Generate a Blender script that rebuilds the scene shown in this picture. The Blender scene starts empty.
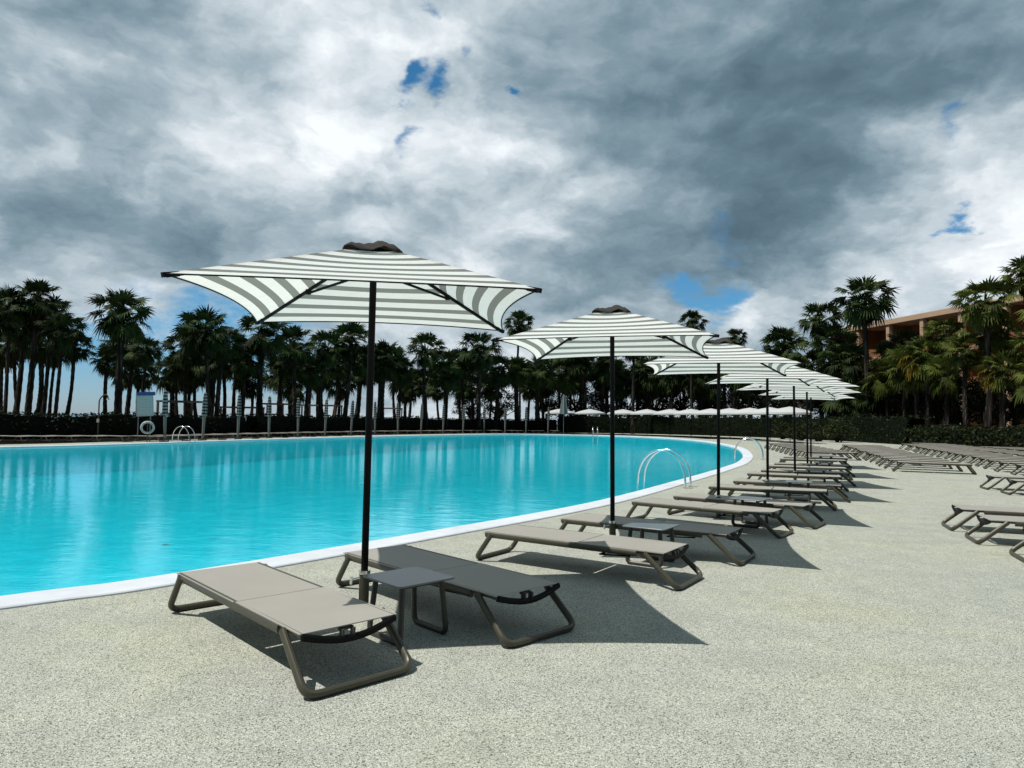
import bpy, math, random
from mathutils import Vector, Matrix
R = math.radians
PI = math.pi
rnd = random.Random(7)
scene = bpy.context.scene
col = scene.collection

# ------------------------------------------------------------------ camera numbers
F_PX, PITCH, ROLL, EYE = 700.1, R(2.871), R(0.796), 1.5
def sight(px, py):
    a, b = px - 512, py - 384
    u = a*math.cos(ROLL) + b*math.sin(ROLL); w = -a*math.sin(ROLL) + b*math.cos(ROLL)
    v = -w/F_PX
    return Vector((u/F_PX, math.cos(PITCH) - v*math.sin(PITCH), math.sin(PITCH) + v*math.cos(PITCH)))
def at(px, py, y):
    """the point of the photo's pixel that stands y metres in front of the camera"""
    d = sight(px, py); t = y/d.y
    return Vector((d.x*t, y, EYE + d.z*t))

# ------------------------------------------------------------------ materials
def new_mat(name):
    m = bpy.data.materials.new(name); m.use_nodes = True
    nt = m.node_tree; nt.nodes.clear()
    out = nt.nodes.new('ShaderNodeOutputMaterial')
    return m, nt, out
def N(nt, kind, **kw):
    n = nt.nodes.new(kind)
    for k, v in kw.items():
        if k.startswith('i_'):
            key = k[2:].replace('_', ' ')
            n.inputs[key].default_value = v
        else:
            setattr(n, k, v)
    return n
def ramp(nt, fac, stops, interp='LINEAR'):
    r = nt.nodes.new('ShaderNodeValToRGB'); r.color_ramp.interpolation = interp
    el = r.color_ramp.elements
    while len(el) < len(stops): el.new(0.5)
    for e, (p, c) in zip(el, stops):
        e.position = p; e.color = (c[0], c[1], c[2], 1)
    nt.links.new(fac, r.inputs['Fac'])
    return r.outputs['Color']
def noise(nt, vec, scale, detail=3, rough=.55, dist=0):
    n = N(nt, 'ShaderNodeTexNoise'); n.inputs['Scale'].default_value = scale
    n.inputs['Detail'].default_value = detail; n.inputs['Roughness'].default_value = rough
    n.inputs['Distortion'].default_value = dist
    if vec is not None: nt.links.new(vec, n.inputs['Vector'])
    return n.outputs['Fac']
def mixc(nt, fac, a, b, mode='MIX'):
    m = N(nt, 'ShaderNodeMix', data_type='RGBA', blend_type=mode)
    for sock, v in ((m.inputs[0], fac), (m.inputs[6], a), (m.inputs[7], b)):
        if isinstance(v, bpy.types.NodeSocket): nt.links.new(v, sock)
        elif isinstance(v, (int, float)): sock.default_value = v
        else: sock.default_value = (v[0], v[1], v[2], 1)
    return m.outputs[2]
def princ(nt, out, base, rough=.6, metal=0, spec=.5, bump=None, bump_d=.002, bump_s=.5):
    p = N(nt, 'ShaderNodeBsdfPrincipled')
    if isinstance(base, bpy.types.NodeSocket): nt.links.new(base, p.inputs['Base Color'])
    else: p.inputs['Base Color'].default_value = (*base, 1)
    if isinstance(rough, bpy.types.NodeSocket): nt.links.new(rough, p.inputs['Roughness'])
    else: p.inputs['Roughness'].default_value = rough
    p.inputs['Metallic'].default_value = metal
    p.inputs['Specular IOR Level'].default_value = spec
    if bump is not None:
        b = N(nt, 'ShaderNodeBump'); b.inputs['Distance'].default_value = bump_d; b.inputs['Strength'].default_value = bump_s
        nt.links.new(bump, b.inputs['Height']); nt.links.new(b.outputs['Normal'], p.inputs['Normal'])
    if out is not None: nt.links.new(p.outputs[0], out.inputs['Surface'])
    return p
def coords(nt, which='Object'):
    return N(nt, 'ShaderNodeTexCoord').outputs[which]
M = {}
def simple(name, c, rough=.6, metal=0, spec=.5, var=.15, scale=30, bump_d=.0006):
    m, nt, out = new_mat(name)
    f = noise(nt, coords(nt), scale, 5)
    f2 = noise(nt, coords(nt), scale*.12, 3)
    a = tuple(max(0, x*(1 - var)) for x in c); b = tuple(x*(1 + var) for x in c)
    cc = ramp(nt, f, [(.3, a), (.7, b)])
    cc = mixc(nt, .5, cc, ramp(nt, f2, [(.35, a), (.65, b)]))
    princ(nt, out, cc, rough, metal, spec, f, bump_d)
    M[name] = m
simple('frame_metal', (.058, .054, .037), .42, .25, .5, .12, 60)
simple('dark_taupe', (.045, .043, .036), .45, .2)
simple('dark_metal', (.005, .005, .005), .55, 0, .10, .2, 40)
simple('table_lacquer', (.11, .13, .135), .30, 0, .6, .08, 30)
simple('white_plastic', (.34, .36, .36), .45, 0, .5, .06, 40)
simple('brown_cloth', (.04, .036, .032), .85, 0, .2, .25, 25, .004)
simple('dark_rubber', (.03, .03, .03), .7)
simple('chrome', (.75, .77, .78), .18, 1, .5, .04, 20, .0001)
simple('galvanised', (.16, .17, .17), .4, .8, .5, .15, 20)
simple('timber', (.09, .065, .05), .75, 0, .3, .3, 8)
simple('blue_paint', (.03, .055, .2), .5)
simple('grey_print', (.25, .3, .33), .7)
simple('roof_edge', (.38, .255, .175), .8, 0, .2, .1, 1.5, .003)
simple('terracotta', (.19, .088, .036), .85, 0, .2, .15, 1.2, .003)
simple('window_glass', (.03, .035, .04), .08, 0, .6, .05, 2)
simple('railing_metal', (.18, .16, .14), .5, .5)
simple('parasol_white', (.40, .41, .41), .8, 0, .2, .05, 6)
simple('leaf_brown', (.09, .06, .03), .7)
simple('earth', (.13, .11, .075), .95, 0, .1, .3, .7, .01)
simple('coping_stone', (.51, .54, .58), .6, 0, .3, .12, 5, .0012)

# woven sling cloth
def sling_mat(name, c):
    m, nt, out = new_mat(name)
    tc = coords(nt)
    w1 = N(nt, 'ShaderNodeTexWave', wave_type='BANDS', bands_direction='X'); w1.inputs['Scale'].default_value = 90
    w2 = N(nt, 'ShaderNodeTexWave', wave_type='BANDS', bands_direction='Y'); w2.inputs['Scale'].default_value = 90
    nt.links.new(tc, w1.inputs['Vector']); nt.links.new(tc, w2.inputs['Vector'])
    mm = N(nt, 'ShaderNodeMath', operation='MULTIPLY'); nt.links.new(w1.outputs['Fac'], mm.inputs[0]); nt.links.new(w2.outputs['Fac'], mm.inputs[1])
    big = noise(nt, tc, 2.2, 4)
    a = ramp(nt, mm.outputs[0], [(0, tuple(x*.8 for x in c)), (1, tuple(x*1.15 for x in c))])
    cc = mixc(nt, .5, a, ramp(nt, big, [(.3, tuple(x*.9 for x in c)), (.7, tuple(x*1.08 for x in c))]))
    princ(nt, out, cc, .62, 0, .35, mm.outputs[0], .0006, .4)
    M[name] = m
sling_mat('sling_cloth', (.29, .275, .245))

# resin bound gravel terrace
m, nt, out = new_mat('gravel_resin'); M['gravel_resin'] = m
tc = coords(nt)
v = N(nt, 'ShaderNodeTexVoronoi'); v.inputs['Scale'].default_value = 185; nt.links.new(tc, v.inputs['Vector'])
sep = N(nt, 'ShaderNodeSeparateColor'); nt.links.new(v.outputs['Color'], sep.inputs[0])
stone = ramp(nt, sep.outputs[0], [(0, (.03, .034, .03)), (.07, (.09, .10, .085)), (.16, (.30, .32, .285)), (.6, (.385, .40, .36)), (.85, (.45, .465, .42)), (1, (.62, .63, .59))])
edge = ramp(nt, v.outputs['Distance'], [(.35, (1, 1, 1)), (.75, (.55, .55, .52))])
c1 = mixc(nt, 1, stone, edge, 'MULTIPLY')
n2 = noise(nt, tc, 105, 3, .7)
c1 = mixc(nt, .75, c1, ramp(nt, n2, [(.32, (.80, .80, .79)), (.5, (1, 1, 1)), (.7, (1.14, 1.14, 1.12))]), 'MULTIPLY')
n3 = noise(nt, tc, .55, 4, .6)
c1 = mixc(nt, 1, c1, ramp(nt, n3, [(.3, (.95, .96, .97)), (.5, (1.03, 1.02, 1)), (.68, (1.06, 1.05, .93))]), 'MULTIPLY')
n4 = noise(nt, tc, 2.6, 5, .65)
c1 = mixc(nt, 1, c1, ramp(nt, n4, [(.3, (.94, .94, .94)), (.7, (1.16, 1.15, 1.14))]), 'MULTIPLY')
princ(nt, out, c1, .85, 0, .25, v.outputs['Distance'], .003, .5)

# pool floor mosaic
m, nt, out = new_mat('pool_mosaic'); M['pool_mosaic'] = m
tc = coords(nt)
br = N(nt, 'ShaderNodeTexBrick', offset=0.0); nt.links.new(tc, br.inputs['Vector'])
br.inputs['Scale'].default_value = 1; br.inputs['Brick Width'].default_value = .12; br.inputs['Row Height'].default_value = .12
br.inputs['Mortar Size'].default_value = .006
br.inputs['Color1'].default_value = (.075, .74, .84, 1); br.inputs['Color2'].default_value = (.055, .66, .78, 1); br.inputs['Mortar'].default_value = (.08, .66, .74, 1)
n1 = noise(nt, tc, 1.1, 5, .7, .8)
cc = mixc(nt, 1, br.outputs['Color'], ramp(nt, n1, [(.3, (.8, .84, .86)), (.5, (1.1, 1.08, 1.08)), (.68, (2.2, 1.3, 1.2))]), 'MULTIPLY')  # mottling imitates ripple light, painted into the tile colour
princ(nt, out, cc, .6)

# water
m, nt, out = new_mat('pool_water'); M['pool_water'] = m
tc = coords(nt)
mp = N(nt, 'ShaderNodeMapping'); mp.inputs['Scale'].default_value = (1, 1.5, 1); mp.inputs['Rotation'].default_value = (0, 0, .5); nt.links.new(tc, mp.inputs['Vector'])
h1 = noise(nt, mp.outputs[0], 1.6, 2, .5, .6); h2 = noise(nt, mp.outputs[0], 7, 4, .6, .8)
ad = N(nt, 'ShaderNodeMath', operation='MULTIPLY_ADD'); ad.inputs[1].default_value = .26; h3 = noise(nt, mp.outputs[0], 26, 3, .6, .5); ah = N(nt, 'ShaderNodeMath', operation='MULTIPLY_ADD'); ah.inputs[1].default_value = .22; nt.links.new(h3, ah.inputs[0]); nt.links.new(h2, ah.inputs[2]); nt.links.new(ah.outputs[0], ad.inputs[0]); nt.links.new(h1, ad.inputs[2])
bp = N(nt, 'ShaderNodeBump'); bp.inputs['Distance'].default_value = .0060; bp.inputs['Strength'].default_value = 1; nt.links.new(ad.outputs[0], bp.inputs['Height'])
gl = N(nt, 'ShaderNodeBsdfGlossy'); gl.inputs['Roughness'].default_value = .03; nt.links.new(bp.outputs[0], gl.inputs['Normal']); gl.inputs['Color'].default_value = (.85, .93, .97, 1)
tr = N(nt, 'ShaderNodeBsdfTransparent'); tr.inputs['Color'].default_value = (.30, .90, .95, 1)
df = N(nt, 'ShaderNodeBsdfDiffuse'); df.inputs['Color'].default_value = (.02, .60, .70, 1); nt.links.new(bp.outputs[0], df.inputs['Normal'])
md = N(nt, 'ShaderNodeMixShader'); md.inputs[0].default_value = .42; nt.links.new(tr.outputs[0], md.inputs[1]); nt.links.new(df.outputs[0], md.inputs[2])
fr = N(nt, 'ShaderNodeFresnel'); fr.inputs['IOR'].default_value = 1.52; nt.links.new(bp.outputs[0], fr.inputs['Normal'])
fm = N(nt, 'ShaderNodeMath', operation='MINIMUM'); fm.inputs[1].default_value = .62; nt.links.new(fr.outputs[0], fm.inputs[0])
ms = N(nt, 'ShaderNodeMixShader'); nt.links.new(fm.outputs[0], ms.inputs[0]); nt.links.new(md.outputs[0], ms.inputs[1]); nt.links.new(gl.outputs[0], ms.inputs[2])
nt.links.new(ms.outputs[0], out.inputs['Surface'])

m, nt, out = new_mat('sea_water'); M['sea_water'] = m
princ(nt, out, (.03, .07, .10), .25, 0, .5, noise(nt, coords(nt), .4, 4), .3, .5)

# striped parasol cloth, stripes follow the hem
def stripe_mat(name, white, grey, n):
    m, nt, out = new_mat(name); M[name] = m
    at_ = N(nt, 'ShaderNodeAttribute', attribute_name='hem')
    mu = N(nt, 'ShaderNodeMath', operation='MULTIPLY'); mu.inputs[1].default_value = n; nt.links.new(at_.outputs['Fac'], mu.inputs[0])
    fr = N(nt, 'ShaderNodeMath', operation='FRACT'); nt.links.new(mu.outputs[0], fr.inputs[0])
    gt = N(nt, 'ShaderNodeMath', operation='GREATER_THAN'); gt.inputs[1].default_value = .57; nt.links.new(fr.outputs[0], gt.inputs[0])
    wv = noise(nt, coords(nt), 9, 4)
    wc = ramp(nt, wv, [(.3, tuple(x*.95 for x in white)), (.7, white)])
    cc = mixc(nt, gt.outputs[0], wc, grey)
    d = N(nt, 'ShaderNodeBsdfDiffuse'); nt.links.new(cc, d.inputs['Color'])
    t = N(nt, 'ShaderNodeBsdfTranslucent'); nt.links.new(mixc(nt, 1, cc, (.93, .98, .95), 'MULTIPLY'), t.inputs['Color'])
    mx = N(nt, 'ShaderNodeMixShader'); mx.inputs[0].default_value = .47
    b = N(nt, 'ShaderNodeBump'); b.inputs['Distance'].default_value = .02; b.inputs['Strength'].default_value = .25
    nt.links.new(noise(nt, coords(nt), 3.5, 3), b.inputs['Height']); nt.links.new(b.outputs[0], d.inputs['Normal'])
    nt.links.new(d.outputs[0], mx.inputs[1]); nt.links.new(t.outputs[0], mx.inputs[2]); nt.links.new(mx.outputs[0], out.inputs['Surface'])
stripe_mat('striped_cloth', (.84, .84, .83), (.235, .245, .23), 7.4)

# foliage
def leaf_mat(name, lo, hi, rough=.5, trans=.15):
    m, nt, out = new_mat(name); M[name] = m
    a = N(nt, 'ShaderNodeAttribute', attribute_name='tone')
    oi = N(nt, 'ShaderNodeObjectInfo')
    f = N(nt, 'ShaderNodeMath', operation='MULTIPLY_ADD'); f.inputs[1].default_value = .35; nt.links.new(oi.outputs['Random'], f.inputs[0]); nt.links.new(a.outputs['Fac'], f.inputs[2])
    cc = ramp(nt, f.outputs[0], [(.1, lo), (1, hi)])
    p = princ(nt, None, cc, rough, 0, .06)
    t = N(nt, 'ShaderNodeBsdfTranslucent'); nt.links.new(cc, t.inputs['Color'])
    mx = N(nt, 'ShaderNodeMixShader'); mx.inputs[0].default_value = trans
    nt.links.new(p.outputs[0], mx.inputs[1]); nt.links.new(t.outputs[0], mx.inputs[2]); nt.links.new(mx.outputs[0], out.inputs['Surface'])
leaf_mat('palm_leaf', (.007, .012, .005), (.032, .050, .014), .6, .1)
leaf_mat('palm_leaf_sunny', (.008, .013, .004), (.080, .098, .020))  # brighter copy of the palm leaf, sunlight put into its colour
leaf_mat('dead_frond', (.012, .010, .006), (.045, .034, .018))
leaf_mat('yellow_frond', (.05, .04, .008), (.24, .17, .025))
leaf_mat('hedge_leaf', (.006, .009, .005), (.034, .044, .016))
leaf_mat('dark_leaf', (.005, .008, .004), (.018, .026, .010))
m, nt, out = new_mat('palm_bark'); M['palm_bark'] = m
tc = coords(nt)
mp = N(nt, 'ShaderNodeMapping'); mp.inputs['Scale'].default_value = (1, 1, .6); nt.links.new(tc, mp.inputs['Vector'])
v = N(nt, 'ShaderNodeTexVoronoi'); v.inputs['Scale'].default_value = 9; nt.links.new(mp.outputs[0], v.inputs['Vector'])
cc = ramp(nt, v.outputs['Distance'], [(.1, (.07, .062, .052)), (.45, (.020, .017, .014)), (.8, (.008, .007, .006))])
princ(nt, out, cc, .9, 0, .1, v.outputs['Distance'], .03, .8)

# ------------------------------------------------------------------ mesh builder
class MB:
    def __init__(s): s.v = []; s.f = []; s.a = []      # verts, faces, float attribute per vertex
    def add(s, vs, fs, a=0.0):
        o = len(s.v); s.v += [tuple(x) for x in vs]; s.f += [tuple(i + o for i in f) for f in fs]
        s.a += (list(a) if hasattr(a, '__len__') else [a]*len(vs))
    def box(s, c, h, mat=None):
        P = [Vector((x, y, z)) for x in (-h[0], h[0]) for y in (-h[1], h[1]) for z in (-h[2], h[2])]
        if mat: P = [mat @ p for p in P]
        P = [p + Vector(c) for p in P]
        s.add(P, [(0, 1, 3, 2), (4, 6, 7, 5), (0, 4, 5, 1), (2, 3, 7, 6), (0, 2, 6, 4), (1, 5, 7, 3)])
    def bar(s, a, b, w, h, up=(0, 0, 1)):
        a, b = Vector(a), Vector(b); d = (b - a).normalized(); up = Vector(up)
        if abs(d.dot(up)) > .95: up = Vector((1, 0, 0))
        x = d.cross(up).normalized(); y = x.cross(d)
        P = [p + x*(sx*w/2) + y*(sy*h/2) for p in (a, b) for sx, sy in ((-1, -1), (1, -1), (1, 1), (-1, 1))]
        s.add(P, [(0, 3, 2, 1), (4, 5, 6, 7), (0, 1, 5, 4), (1, 2, 6, 5), (2, 3, 7, 6), (3, 0, 4, 7)])
    def tube(s, pts, r, n=10, cap=True, flat=1.0, a=0.0):
        pts = [Vector(p) for p in pts]; rs = r if hasattr(r, '__len__') else [r]*len(pts)
        o = len(s.v); prev = None
        for i, p in enumerate(pts):
            t = (pts[min(i+1, len(pts)-1)] - pts[max(i-1, 0)]).normalized()
            if prev is None:
                ref = Vector((0, 0, 1)) if abs(t.z) < .9 else Vector((1, 0, 0))
                x = t.cross(ref).normalized()
            else: x = (prev - t*prev.dot(t)).normalized()
            prev = x; y = t.cross(x)
            for k in range(n):
                q = 2*PI*k/n
                s.v.append(tuple(p + x*(math.cos(q)*rs[i]) + y*(math.sin(q)*rs[i]*flat))); s.a.append(a)
        for i in range(len(pts)-1):
            for k in range(n):
                k2 = (k+1) % n
                s.f.append((o+i*n+k, o+i*n+k2, o+(i+1)*n+k2, o+(i+1)*n+k))
        if cap:
            s.f.append(tuple(o+k for k in reversed(range(n)))); s.f.append(tuple(o+(len(pts)-1)*n+k for k in range(n)))
    def build(s, name, mat, parent=None, smooth=True, attr=None, bevel=0):
        me = bpy.data.meshes.new(name); me.from_pydata(s.v, [], s.f)
        if attr:
            at_ = me.attributes.new(attr, 'FLOAT', 'POINT'); at_.data.foreach_set('value', s.a)
        me.materials.append(M[mat] if isinstance(mat, str) else mat)
        if smooth:
            me.polygons.foreach_set('use_smooth', [True]*len(me.polygons))
            me.set_sharp_from_angle(angle=R(38))
        me.update()
        o = bpy.data.objects.new(name, me); col.objects.link(o)
        if parent: o.parent = parent
        if bevel:
            b = o.modifiers.new('Bevel', 'BEVEL'); b.width = bevel; b.segments = 2; b.limit_method = 'ANGLE'
        return o
def round_path(pts, r, n=5):
    """polyline with rounded corners"""
    pts = [Vector(p) for p in pts]; out = [pts[0]]
    for i in range(1, len(pts)-1):
        p = pts[i]; a = (pts[i-1]-p); b = (pts[i+1]-p)
        ra = min(r, a.length*.49, b.length*.49)
        A = p + a.normalized()*ra; B = p + b.normalized()*ra
        for k in range(n+1):
            t = k/n; out.append((1-t)**2*A + 2*t*(1-t)*p + t*t*B)
    out.append(pts[-1]); return out
def tag(o, label=None, cat=None, group=None, kind=None):
    for k, v in (('label', label), ('category', cat), ('group', group), ('kind', kind)):
        if v: o[k] = v
    return o
def empty(name, loc=(0, 0, 0), rz=0):
    o = bpy.data.objects.new(name, None); col.objects.link(o); o.location = loc; o.rotation_euler = (0, 0, rz)
    o.empty_display_size = .2
    return o
def copy_tree(o, parent=None):
    c = o.copy(); col.objects.link(c); c.parent = parent
    for ch in list(o.children):
        if ch.name in col.objects: copy_tree(ch, c)
    return c
ORD = ['first', 'second', 'third', 'fourth', 'fifth', 'sixth', 'seventh', 'eighth', 'ninth', 'tenth', 'eleventh', 'twelfth', 'thirteenth', 'fourteenth', 'fifteenth', 'sixteenth', 'seventeenth', 'eighteenth', 'nineteenth', 'twentieth']
TENS = {20: 'twenty', 30: 'thirty', 40: 'forty', 50: 'fifty', 60: 'sixty', 70: 'seventy', 80: 'eighty', 90: 'ninety'}
def ordn(i):
    if i < 20: return ORD[i]
    n = i+1
    if n % 10 == 0: return {30: 'thirtieth', 40: 'fortieth', 50: 'fiftieth', 60: 'sixtieth', 70: 'seventieth', 80: 'eightieth', 90: 'ninetieth', 100: 'hundredth'}[n]
    return TENS[n//10*10] + '-' + ORD[n % 10 - 1]

# ------------------------------------------------------------------ pool outline (outer line of the coping)
PO = [(-3.86, 5.39), (-2.93, 6.23), (-.98, 8.70), (1.79, 12.53), (4.69, 17.82), (7.16, 22.57), (9.07, 26.68), (11.14, 32.43), (13.56, 41.08),
      (14.82, 49.35), (15.1, 56.4), (13.5, 65), (9, 70), (3, 71), (-1.5, 69), (-7, 61.5), (-12.7, 51.5), (-17, 41.7), (-19.8, 33.9), (-22.4, 29.5),
      (-26.5, 22), (-28.5, 12), (-26, 3), (-19, -1.5), (-11, 0), (-6.6, 2.9)]
def catmull(P, n=8):
    out = []; L = len(P)
    for i in range(L):
        p0, p1, p2, p3 = [Vector((*P[(i+k-1) % L], 0)) for k in range(4)]
        for j in range(n):
            t = j/n
            out.append(.5*((2*p1) + (p2-p0)*t + (2*p0-5*p1+4*p2-p3)*t*t + (3*p1-p0-3*p2+p3)*t**3))
    return out
outer = catmull(PO)
def offset(P, d):
    out = []; L = len(P)
    for i in range(L):
        t = (P[(i+1) % L] - P[i-1]).normalized(); n = Vector((-t.y, t.x, 0))
        out.append(P[i] + n*d)
    return out
# outline runs counter-clockwise seen from above? find the sign of its area
area = sum(outer[i].x*outer[(i+1) % len(outer)].y - outer[(i+1) % len(outer)].x*outer[i].y for i in range(len(outer)))
sgn = 1 if area > 0 else -1
def inset(d): return offset(outer, d*sgn)
def ring(mb, profile):
    """profile: list of (inset, z); quads between successive rings"""
    L = len(outer); base = len(mb.v)
    for d, z in profile:
        for p in inset(d): mb.v.append((p.x, p.y, z)); mb.a.append(0)
    for j in range(len(profile)-1):
        for i in range(L):
            i2 = (i+1) % L
            q = (base+j*L+i, base+j*L+i2, base+(j+1)*L+i2, base+(j+1)*L+i)
            mb.f.append(q if sgn > 0 else q[::-1])
cop = MB(); ring(cop, [(0, -.3), (0, .012), (.012, .022), (.40, .022), (.42, .010), (.42, -.16)])
tag(cop.build('pool_coping', 'coping_stone'), kind='structure')
pf = MB(); ring(pf, [(.408, -.16), (.408, -.7), (.7, -1.25), (1.1, -1.35)])
L = len(outer); ii = inset(1.1)
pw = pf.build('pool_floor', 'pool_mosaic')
tag(pw, kind='structure')
import bmesh
def fill(name, loops, z, mat):
    bm = bmesh.new(); edges = []
    for lp in loops:
        vs = [bm.verts.new((p[0], p[1], z)) for p in lp]
        edges += [bm.edges.new((vs[i], vs[(i+1) % len(vs)])) for i in range(len(vs))]
    bmesh.ops.triangle_fill(bm, use_beauty=True, use_dissolve=False, edges=edges, normal=(0, 0, 1))
    for f in bm.faces:
        if f.normal.z < 0: f.normal_flip()
    me = bpy.data.meshes.new(name); bm.to_mesh(me); bm.free(); me.materials.append(M[mat])
    o = bpy.data.objects.new(name, me); col.objects.link(o); return o
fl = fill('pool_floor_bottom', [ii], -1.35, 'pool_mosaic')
fl.name = 'pool_bottom'; tag(fl, kind='structure')
w = fill('pool_water', [inset(.415)], -.035, 'pool_water'); tag(w, kind='structure')
deck = fill('terrace', [[(-46, -12), (62, -12), (62, 92), (-46, 92)], outer], 0, 'gravel_resin'); tag(deck, kind='structure')
simple('near_black', (.009, .009, .008), 1, 0, .0, .4, 12, .02)
pb = MB(); A, B = inset(-2.5), inset(-9.0); i0, i1 = 13*8-20, 20*8+2  # near-black sheet added over the ground around the far loungers
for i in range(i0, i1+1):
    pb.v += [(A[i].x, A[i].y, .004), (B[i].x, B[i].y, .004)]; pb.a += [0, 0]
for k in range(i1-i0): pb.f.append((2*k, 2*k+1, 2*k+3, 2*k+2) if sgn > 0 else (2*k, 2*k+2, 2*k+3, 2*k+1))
pbo = pb.build('dark_strip', 'near_black', smooth=False); tag(pbo, kind='structure')
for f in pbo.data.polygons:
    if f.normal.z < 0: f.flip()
# landform is a frame round the pool basin: four slabs
tb = MB()
for (x0, x1, y0, y1) in ((-60, 80, -20, -12), (-60, 80, 92, 112), (-60, -46, -12, 92), (62, 80, -12, 92)):
    tb.box(((x0+x1)/2, (y0+y1)/2, -1.02), ((x1-x0)/2, (y1-y0)/2, 1.0))
tag(tb.build('terrain', 'earth', smooth=False), kind='structure')
g = MB(); g.add([(-4000, -4000, -2.2), (4000, -4000, -2.2), (4000, 4000, -2.2), (-4000, 4000, -2.2)], [(0, 1, 2, 3)])
tag(g.build('ground', 'earth', smooth=False), kind='structure')
g = MB(); g.add([(-4000, 113, -1.9), (4000, 113, -1.9), (4000, 3990, -1.9), (-4000, 3990, -1.9)], [(0, 1, 2, 3)])
tag(g.build('sea', 'sea_water', smooth=False), kind='structure')

# ------------------------------------------------------------------ sun lounger (local +x is the head end)
def make_lounger():
    root = empty('sun_lounger')
    # frame: two side rails, foot cross tube, middle cross tubes
    f = MB()
    for s in (-1, 1):
        f.tube(round_path([(-.985, s*.30, .285), (.72, s*.30, .285)], .05), .021, 10, flat=1.5)
    f.tube([(-.985, -.30, .285), (-.985, .30, .285)], .020, 10)
    f.tube([(.05, -.29, .262), (.05, .29, .262)], .014, 8)
    f.tube([(.62, -.29, .262), (.62, .29, .262)], .014, 8)
    f.build('frame', 'frame_metal', root)
    for e in (-1, 1):
        lg = MB()
        xt = .80 if e > 0 else .90; xf = 1.12 if e > 0 else 1.09
        pts = [(e*xt, -.322, .298), (e*xf, -.338, .024), (e*xf, .338, .024), (e*xt, .322, .298)]
        lg.tube(round_path(pts, .085, 6), .0225, 10, flat=1.2)
        lg.build('leg', 'frame_metal', root)
        lo_ = root.children[-1]
        for s in (-1, 1):
            gl = MB(); gl.box((e*xf, s*.22, .005), (.012, .02, .005)); gl.build('glide', 'dark_rubber', lo_, smooth=False)
    def cloth(x0, x1, hw, z, sag, thick=.006):
        c = MB(); nx, ny = 10, 8
        for top in (1, 0):
            for i in range(nx+1):
                for j in range(ny+1):
                    x = x0 + (x1-x0)*i/nx; y = -hw + 2*hw*j/ny
                    zz = z - sag*(1 - (y/hw)**2)*math.sin(PI*min(1, max(0, i/nx)))**.5 + (0 if top else -thick)
                    c.v.append((x, y, zz)); c.a.append(0)
        n = (nx+1)*(ny+1); I = lambda i, j, b: b*n + i*(ny+1)+j
        for i in range(nx):
            for j in range(ny):
                c.f.append((I(i, j, 0), I(i+1, j, 0), I(i+1, j+1, 0), I(i, j+1, 0)))
                c.f.append((I(i, j, 1), I(i, j+1, 1), I(i+1, j+1, 1), I(i+1, j, 1)))
        for i in range(nx):
            c.f.append((I(i, 0, 0), I(i, 0, 1), I(i+1, 0, 1), I(i+1, 0, 0))); c.f.append((I(i, ny, 0), I(i+1, ny, 0), I(i+1, ny, 1), I(i, ny, 1)))
        for j in range(ny):
            c.f.append((I(0, j, 0), I(0, j+1, 0), I(0, j+1, 1), I(0, j, 1))); c.f.append((I(nx, j, 0), I(nx, j, 1), I(nx, j+1, 1), I(nx, j+1, 0)))
        return c
    cloth(-1.012, .078, .318, .312, .004).build('seat_sling', 'sling_cloth', root)
    b = MB()                                             # tilting back part with its bowed end bar
    for s in (-1, 1):
        b.tube([(.09, s*.292, .298), (.985, s*.296, .300)], .013, 8, flat=1.3)
    bf = b.build('backrest_frame', 'frame_metal', root)
    b = MB(); bar = [Vector((.985 + .012*math.sin(PI*k/12), -.300 + .600*k/12, .296 - .056*math.sin(PI*k/12))) for k in range(13)]
    b.tube(bar, .0165, 10, flat=1.3); b.build('end_bar', 'dark_metal', bf)
    h = MB(); h.box((.965, -.02, .292), (.012, .045, .007)); h.box((.985, -.055, .27), (.02, .006, .026)); h.box((.985, .015, .27), (.02, .006, .026))
    h.build('clip', 'dark_rubber', bf, smooth=False)
    cloth(.098, .985, .314, .3155, .005).build('backrest_sling', 'sling_cloth', root)
    s_ = MB()
    for s in (-1, 1): s_.tube([(.55, s*.22, .27), (.30, s*.22, .215), (.62, s*.22, .235)], .008, 6)
    s_.tube([(.30, -.22, .215), (.30, .22, .215)], .008, 6)
    s_.build('support_bracket', 'dark_metal', root)
    return root
lounger0 = make_lounger(); lused = [False]
def lounger(x, y, deg, label, group, sc=1):
    o = lounger0 if not lused[0] else copy_tree(lounger0)
    lused[0] = True
    o.location = (x, y, 0.0); o.rotation_euler = (0, 0, R(deg)); tag(o, label, 'sun lounger', group)
    return o

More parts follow.
